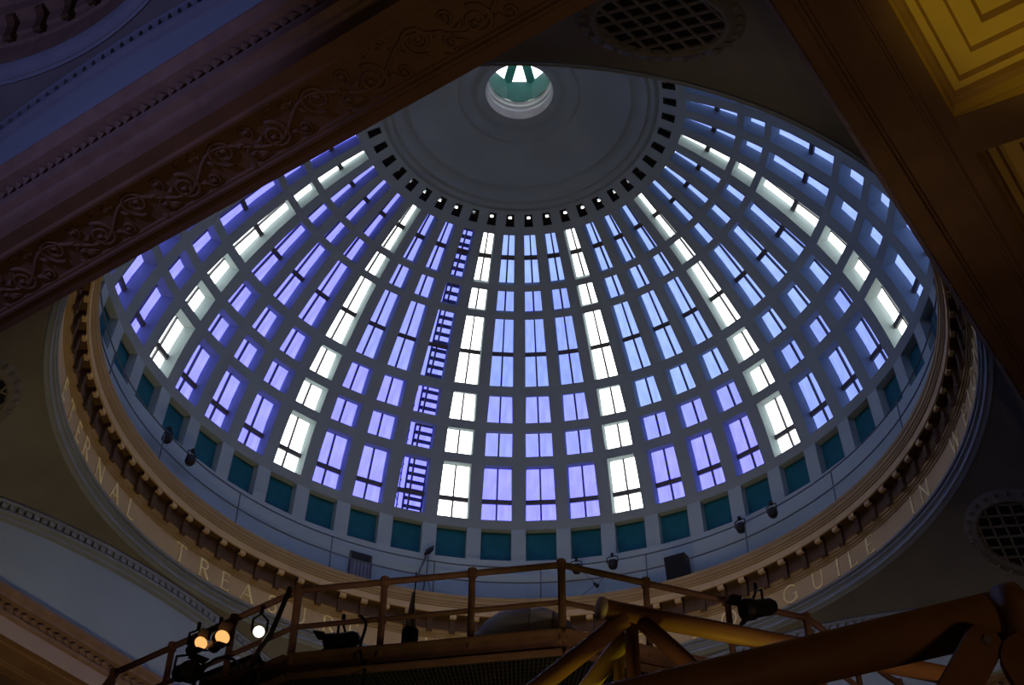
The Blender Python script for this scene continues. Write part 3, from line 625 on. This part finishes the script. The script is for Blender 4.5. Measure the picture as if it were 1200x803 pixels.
# ------------------------------------------------------------------ ledge of the dome: railing, lamps, hatch, loudspeaker
rl = empty('ledge_railing', (0, 0, 25.74)); tag(rl, 'thin two-wire grey railing running round the dome ledge', 'railing')
for z in (1.22, 0.66): MB().tube([pol(10.52, R_(2 * i), z) for i in range(181)], 0.022, 6, False).make('rail', M['rail'], rl)
for i in range(20):
    MB().tube([pol(10.52, R_(6 + 18 * i), 0.0), pol(10.52, R_(6 + 18 * i), 1.24)], 0.020, 6).make('post', M['rail'], rl)
def rail_lamp(az, r, z, label, tilt=0.5):
    root = empty('hanging_lamp', pol(r, R_(az), z), -R_(az)); tag(root, label, 'lamp', 'small black lamps on the dome ledge railing')
    MB().tube([Vector((0, 0.05, -0.30)), Vector((0, 0.04, -0.22)), Vector((0, 0, -0.05)), Vector((0, -0.03, 0.0))], 0.13, 12, True, [0.10, 0.15, 0.15, 0.09]).make('body', M['lampblack'], root, True)
    MB().tube([Vector((0.17, 0, -0.12)), Vector((0.17, 0, 0.08)), Vector((0, 0, 0.14)), Vector((-0.17, 0, 0.08)), Vector((-0.17, 0, -0.12))], 0.018, 6).make('yoke', M['lampblack'], root)
    MB().box((0, 0, 0.17), 0.04, 0.05, 0.05).make('clamp', M['lampblack'], root)
for az, lab in ((-101.2, 'black lamp hanging on the ledge railing, furthest left of all'), (-95.2, 'black lamp hanging on the ledge railing, second from the left'), (-23.9, 'black ledge lamp just above the bend of the gallery handrail'), (-17.75, 'black ledge lamp hanging between the gallery handrail and the loudspeaker'),
                (5.2, 'black ledge lamp hanging right of the loudspeaker'), (11.4, 'black lamp hanging on the ledge railing, furthest right of all')):
    rail_lamp(az, 10.50, 26.98, lab)
# loudspeaker on the ledge
e = empty('loudspeaker', pol(10.62, R_(-6.8), 25.74), R_(6.8)); tag(e, 'black box loudspeaker standing on the dome ledge', 'loudspeaker')
ax_ = (Vector((1, 0, 0)), Vector((0, 0.98, 0.17)), Vector((0, -0.17, 0.98)))
MB().box((0, 0, 0.44), 0.33, 0.22, 0.42, ax_).make('cabinet', M['lampblack'], e); MB().box((0, -0.235, 0.40), 0.29, 0.01, 0.37, ax_).make('grille', M['darksheet'], e)
# hatch in the drum wall
e = empty('door_1', pol(10.97, R_(-59.9), 25.76), R_(59.9)); tag(e, 'small grey hatch with dark upper louvre in the drum wall', 'hatch', kind='structure')
MB().box((0, 0, 0.48), 0.32, 0.03, 0.48).make('leaf', M['hatchgrey'], e); MB().box((0, -0.02, 1.10), 0.34, 0.03, 0.13).make('louvre', M['lampblack'], e)
for x_ in (-0.34, 0.34): MB().box((x_, -0.02, 0.6), 0.025, 0.04, 0.62).make('jamb', M['mull'], e)
for j in range(5): MB().box((-0.24 + 0.12 * j, -0.035, 0.48), 0.012, 0.012, 0.46).make('batten', M['mull'], e)
# follow lamp on a thin stand
e = empty('lamp_stand', pol(10.75, R_(-49.0), 25.74), R_(49.0)); tag(e, 'thin tripod stand with a small dark lamp on the dome ledge', 'lamp stand')
for a in (0, 120, 240): MB().tube([Vector((0, 0, 0.9)), Vector((0.22 * math.cos(R_(a)), 0.20 * math.sin(R_(a)), 0.0))], 0.016, 6).make('leg', M['rail'], e)
MB().tube([Vector((0, 0, 0.85)), Vector((0.03, -0.05, 1.75))], 0.02, 6).make('pole', M['rail'], e)
MB().tube([Vector((-0.10, -0.08, 1.52)), Vector((0.0, -0.06, 1.66)), Vector((0.10, -0.04, 1.80)), Vector((0.17, -0.02, 1.92))], 0.07, 8, True, [0.04, 0.09, 0.08, 0.03]).make('head', M['lampblack'], e)
MB().tube([Vector((-0.06, -0.1, 1.45)), Vector((-0.22, -0.16, 0.95)), Vector((-0.32, -0.18, 0.55))], 0.035, 6, True, [0.05, 0.03, 0.04]).make('arm', M['rail'], e)
e = empty('clip_lamp', pol(10.45, R_(-20.7), 26.12), R_(20.7)); tag(e, 'tiny dark clip lamp on crossed wires below the ledge railing', 'lamp')
MB().tube([Vector((-0.05, 0, 0.06)), Vector((0.06, 0, -0.06))], 0.06, 8, True, [0.05, 0.07]).make('body', M['lampblack'], e)
MB().tube([Vector((0, 0, 0.05)), Vector((-0.45, 0.0, 0.60))], 0.010, 5).make('wire', M['rail'], e); MB().tube([Vector((0, 0, 0)), Vector((-0.55, 0.0, -0.38))], 0.010, 5).make('wire', M['rail'], e)
MB().tube([Vector((0.05, 0, 0.0)), Vector((0.4, 0.0, 0.40))], 0.010, 5).make('wire', M['rail'], e)

# ------------------------------------------------------------------ lighting gallery of the stage module
ZR = 11.0
GV = [(-1.0, -10.3), (1.72, -11.66), (4.93, -11.82), (7.79, -10.57), (9.64, -8.0), (10.1, -4.9), (8.7, -2.0), (6.0, -0.2), (2.9, 0.1), (0.1, -1.3), (-1.7, -3.9), (-2.1, -7.2)]
GC = Vector((4.0, -5.83, 0))
cw = empty('lighting_gallery', (4.0, -5.83, 9.9)); tag(cw, 'red-oxide steel lighting gallery with handrail and mesh floor across the bottom', 'gallery')
co = cw.location.copy(); nG = len(GV)
def gv(i, z, inset=0.0):
    v = Vector((GV[i % nG][0], GV[i % nG][1], 0)); d_ = (GC - v).normalized(); v = v + d_ * inset; return Vector((v.x, v.y, z)) - co
for i in range(nG):
    a, b_ = gv(i, ZR), gv(i + 1, ZR)
    MB().tube([a, b_], 0.040, 10).make('handrail', M['rust'], cw, True)
    MB().tube([gv(i, ZR - 0.5), gv(i + 1, ZR - 0.5)], 0.032, 10).make('mid_rail', M['rust'], cw, True)
    for t in (0, 1 / 3, 2 / 3):
        p = a.lerp(b_, t); MB().tube([p - Vector((0, 0, 1.0)), p + Vector((0, 0, 0.06))], 0.040 if t else 0.046, 8).make('post', M['rust'], cw)
        MB().tube([p - Vector((0, 0, 0.05)), p + Vector((0, 0, 0.055))], 0.056, 8).make('rail_joint', M['rust'], cw)
    # channel-shaped edge girder
    q0, q1 = gv(i, ZR - 1.04), gv(i + 1, ZR - 1.04)
    g = MB(); up = Vector((0, 0, 1)); out = (q1 - q0).cross(up).normalized()
    if out.dot((q0 + q1) / 2) < 0: out = -out
    g.bar(q0, q1, 0.03, 0.26); g.bar(q0 + up * 0.125 + out * 0.05, q1 + up * 0.125 + out * 0.05, 0.12, 0.022); g.bar(q0 - up * 0.125 + out * 0.05, q1 - up * 0.125 + out * 0.05, 0.12, 0.022)
    g.make('edge_girder', M['rust'], cw)
    # mesh floor: crossed bars (too fine to count) and an added black sheet that paints in the shade above
    mb = MB(); nb = 34
    for j in range(nb + 1):
        ins = 0.06 + 2.9 * j / nb; mb.bar(gv(i, ZR - 1.10, ins), gv(i + 1, ZR - 1.10, ins), 0.018, 0.03)
    for j in range(60):
        t = j / 60; p, q = gv(i, ZR - 1.12, 0.05).lerp(gv(i + 1, ZR - 1.12, 0.05), t), gv(i, ZR - 1.12, 2.95).lerp(gv(i + 1, ZR - 1.12, 2.95), t); mb.bar(p, q, 0.016, 0.03)
    tag(mb.make('mesh_floor', M['grate'], cw), kind='stuff')
    V = [gv(i, ZR - 1.05, 0.14), gv(i + 1, ZR - 1.05, 0.14), gv(i + 1, ZR - 1.05, 3.2), gv(i, ZR - 1.05, 3.2)]
    mk('floor_dark_sheet', V + [v + Vector((0, 0, 0.03)) for v in V], [(0, 1, 2, 3), (7, 6, 5, 4), (0, 4, 5, 1), (1, 5, 6, 2), (2, 6, 7, 3), (3, 7, 4, 0)], M['darksheet'], cw)

# corner strut with bundled cables at the gallery bend
cbp = Vector((4.93, -11.82, 0))
def cable(name, pts, r, label):
    n = len(pts); P = []
    for i in range(n - 1):
        p0, p1, p2, p3 = [Vector(pts[min(max(j, 0), n - 1)]) for j in (i - 1, i, i + 1, i + 2)]
        for k in range(6):
            t = k / 6; P.append(0.5 * ((2 * p1) + (-p0 + p2) * t + (2 * p0 - 5 * p1 + 4 * p2 - p3) * t * t + (-p0 + 3 * p1 - 3 * p2 + p3) * t ** 3))
    P.append(Vector(pts[-1])); o = mk(name, *_mbvf(MB().tube(P, r, 6)), M['lampblack'], None, True); return tag(o, label, 'cable')
def _mbvf(mb): return mb.v, mb.f
cable('cable', [(4.86, -11.90, 11.02), (4.78, -11.93, 10.7), (4.70, -11.95, 10.45), (4.52, -11.96, 10.2), (4.42, -11.95, 9.9), (4.40, -11.95, 9.6)], 0.03, 'thick black cable bundle hanging at the bend of the gallery')
cable('cable', [(5.68, -11.55, 10.54), (5.76, -11.53, 10.4), (5.72, -11.55, 10.1), (5.80, -11.53, 9.8), (5.78, -11.53, 9.5)], 0.018, 'single black cable dropping from the gallery mid rail')
cable('cable', [(4.62, -11.86, 10.5), (4.5, -11.92, 10.28), (4.62, -11.95, 10.05), (4.5, -11.9, 9.8)], 0.02, 'looped black cable left of the gallery bend')
cable('cable', [(3.35, -11.78, 10.25), (3.7, -11.85, 10.45), (4.05, -11.85, 10.35), (4.2, -11.82, 10.1)], 0.018, 'curved black cable beside the lit white lamp')

# stage lamps
def stage_lamp(loc, aim, label, face=None, size=0.14, length=0.36, hang=0.0, group='stage lamps on the gallery', doors=True):
    root = empty('stage_lamp', loc); tag(root, label, 'stage lamp', group); d_ = Vector(aim).normalized(); c = Vector((0, 0, 0))
    u = d_.cross(Vector((0, 0, 1))).normalized(); v_ = u.cross(d_)
    MB().tube([c - d_ * length, c - d_ * length * 0.85, c - d_ * length * 0.35, c - d_ * length * 0.3, c], size, 14, True, [size * 0.5, size * 0.8, size * 0.85, size, size * 1.05]).make('housing', M['lampblack'], root, True)
    nn = 18; ring_ = [c + d_ * 0.006 + (u * math.cos(2 * PI * i / nn) + v_ * math.sin(2 * PI * i / nn)) * size * 0.9 for i in range(nn)]
    mk('lens', ring_ + [p + d_ * 0.01 for p in ring_], [list(range(nn))[::-1], list(range(nn, 2 * nn))] + [[i, (i + 1) % nn, (i + 1) % nn + nn, i + nn] for i in range(nn)], face or M['lampblack'], root)
    if doors:
        for s in (-1, 1): MB().box(c + d_ * 0.07 + v_ * s * size * 1.15, 0.07, size * 0.8, 0.006, ((d_ + v_ * s * 0.35).normalized(), u, (v_ * s - d_ * 0.35).normalized())).make('barn_door', M['lampblack'], root)
    m_ = c - d_ * length * 0.45
    MB().tube([m_ + u * size * 1.15, m_ + u * size * 1.15 + Vector((0, 0, 0.16)), m_ + Vector((0, 0, 0.24)), m_ - u * size * 1.15 + Vector((0, 0, 0.16)), m_ - u * size * 1.15], 0.016, 6).make('yoke', M['lampblack'], root)
    if hang: MB().tube([m_ + Vector((0, 0, 0.24)), m_ + Vector((0, 0, 0.24 + hang))], 0.025, 6).make('clamp', M['lampblack'], root)
    return root
stage_lamp((3.63, -12.02, 10.62), (0.95, -0.35, -0.10), 'stage lamp with an orange lit lens, the left of two', M['lampface'], 0.088, 0.32, 0.10)
stage_lamp((3.98, -12.02, 10.58), (0.95, -0.45, -0.05), 'stage lamp with an orange lit lens, the right of two', M['lampface'], 0.098, 0.32, 0.10)
stage_lamp((4.50, -11.95, 10.52), (0.70, -0.70, -0.62), 'stage lamp with a round white-hot lens near the gallery bend', M['lampwhite'], 0.075, 0.34, 0.10, doors=False)
stage_lamp((3.52, -11.98, 10.30), (0.75, -0.2, -0.25), 'unlit black stage lamp low beside the orange lamps', None, 0.13, 0.38, 0.25)
stage_lamp((9.26, -8.95, 10.74), (-0.75, -0.85, -0.35), 'unlit black stage lamp hanging from the gallery handrail above the ochre tube', None, 0.13, 0.42, 0.10)
stage_lamp((4.98, -11.30, 10.52), (-0.9, -0.35, -0.1), 'unlit black stage lamp on the gallery floor right of the bend', None, 0.12, 0.40, 0.12)
# dark equipment boxes below the orange lamps
e = empty('equipment_case', (3.75, -11.45, 9.86)); tag(e, 'dark brown equipment case behind the handrail below the orange lamps', 'case')
MB().box((0, 0, 0.28), 0.42, 0.22, 0.27).make('body', M['cowldark'], e); MB().box((0, 0, 0.57), 0.44, 0.24, 0.03).make('lid', M['lampblack'], e); MB().box((0.44, 0, 0.36), 0.02, 0.08, 0.03).make('handle', M['lampblack'], e)
# pale pointed shade in a black pot
e = empty('cone_lamp', (5.86, -10.85, 10.42)); tag(e, 'pale pointed cone in a black pot on the gallery', 'lamp')
MB().tube([Vector((0, 0, -0.46)), Vector((0, 0, 0.0))], 0.03, 8).make('stand', M['lampblack'], e)
MB().tube([Vector((0, 0, 0)), Vector((0, 0, 0.22))], 0.10, 12).make('pot', M['lampblack'], e)
MB().tube([Vector((0, 0, 0.2)), Vector((0, 0, 0.35)), Vector((0.01, 0, 0.75))], 0.08, 10, True, [0.07, 0.06, 0.012]).make('cone', M['pale'], e, True)
MB().tube([Vector((0.05, -0.03, 0.2)), Vector((0.06, -0.03, 1.0))], 0.009, 5).make('aerial', M['lampblack'], e)
# grey cowl
e = empty('ventilation_cowl', (7.05, -10.20, 10.22), R_(24)); tag(e, 'pale grey-blue rounded cowl standing on the gallery floor', 'cowl')
def cowl(x0, x1, nm, m):
    V, F = [], []; na, nl = 12, 10
    for j in range(nl + 1):
        x = x0 + (x1 - x0) * j / nl; h = 0.62 * math.sqrt(max(0.0, 1 - (x / 0.66) ** 2)) + 0.02
        for i in range(na + 1):
            a = PI * i / na; V.append(Vector((x, 0.42 * math.cos(a) * (h / 0.62), h * math.sin(a))))
    for j in range(nl):
        for i in range(na): F.append([j * (na + 1) + i, (j + 1) * (na + 1) + i, (j + 1) * (na + 1) + i + 1, j * (na + 1) + i + 1])
    mk(nm, V, F, m, e, True)
MB().box((0, 0, -0.13), 0.5, 0.25, 0.13).make('plinth', M['lampblack'], e)
cowl(-0.64, 0.10, 'shell', M['cowl']); cowl(0.11, 0.36, 'shell', M['cowl']); cowl(0.37, 0.65, 'end_shell', M['cowldark'])

# ------------------------------------------------------------------ ochre tubular truss in front
tr = empty('tube_truss', (9.8, -12.5, 5.0)); tag(tr, 'ochre-brown tubular steel truss crossing the lower right corner', 'truss'); to = tr.location.copy()
def tmem(name, p, q, r, m=None): return MB().tube([Vector(p) - to, Vector(q) - to], r, 20).make(name, m or M['tube'], tr, True)
TRUSS = True
N0 = (9.72, -12.87, 8.5)
tmem('top_chord', (9.68, -12.92, 8.5), (11.95, -9.94, 8.5), 0.088)
tmem('brace', (9.80, -12.76, 8.44), (7.05, -14.11, 5.97), 0.082)
tmem('upright', (9.80, -12.65, 8.42), (9.80, -12.65, 5.0), 0.062)
tmem('brace', (9.92, -12.62, 8.42), (11.75, -11.95, 6.0), 0.075)
tmem('inner_brace', (9.72, -12.58, 8.40), (8.52, -12.69, 7.16), 0.08, M['yellow'])
tmem('inner_upright', (9.60, -12.55, 8.25), (9.60, -12.55, 5.0), 0.05, M['yellow'])
tmem('lower_tube', (9.84, -12.28, 8.0), (12.2, -10.2, 8.0), 0.08, M['yellow'])
MB().tube([Vector((9.655, -12.955, 8.5)) - to, Vector((9.685, -12.915, 8.5)) - to], 0.10, 20).make('end_plate', M['pale'], tr, True)
# big foreground tube with its joint
tmem('main_tube', (5.0, -15.99, 6.1), (13.50, -14.86, 6.1), 0.148)
tmem('main_tube', (13.46, -14.87, 6.1), (14.6, -14.45, 5.55), 0.148)
MB().tube([Vector((13.56, -15.00, 5.98)) - to, Vector((13.50, -15.04, 5.96)) - to], 0.20, 24).make('joint_disc', M['tube'], tr, True)
def lug(p, q, w, th, nm):
    p, q = Vector(p), Vector(q); d_ = (q - p).normalized(); nrm_ = Vector((0.55, -0.75, -0.36)).normalized(); nrm_ = (nrm_ - d_ * nrm_.dot(d_)).normalized(); s_ = d_.cross(nrm_); out = []
    for i in range(13):
        a = PI / 2 + PI * i / 12; out.append(p + (d_ * math.cos(a) + s_ * math.sin(a)) * w)
    out += [q - s_ * w, q + s_ * w]
    n_ = len(out); V = [v + nrm_ * th - to for v in out] + [v - nrm_ * th - to for v in out]
    mk(nm, V, [list(range(n_)), list(range(n_, 2 * n_))[::-1]] + [[i, (i + 1) % n_, (i + 1) % n_ + n_, i + n_] for i in range(n_)], M['tube'], tr)
    MB().tube([p + nrm_ * (th + 0.0) - to, p + nrm_ * (th + 0.03) - to], 0.03, 6).make('bolt', M['cowldark'], tr)
lug((13.36, -15.14, 5.80), (13.14, -15.36, 5.35), 0.105, 0.03, 'clevis_bar')
lug((13.62, -15.02, 5.66), (13.75, -15.05, 5.2), 0.22, 0.025, 'gusset_plate')
tmem('brace', (12.2, -14.2, 5.86), (13.9, -13.9, 5.45), 0.09)
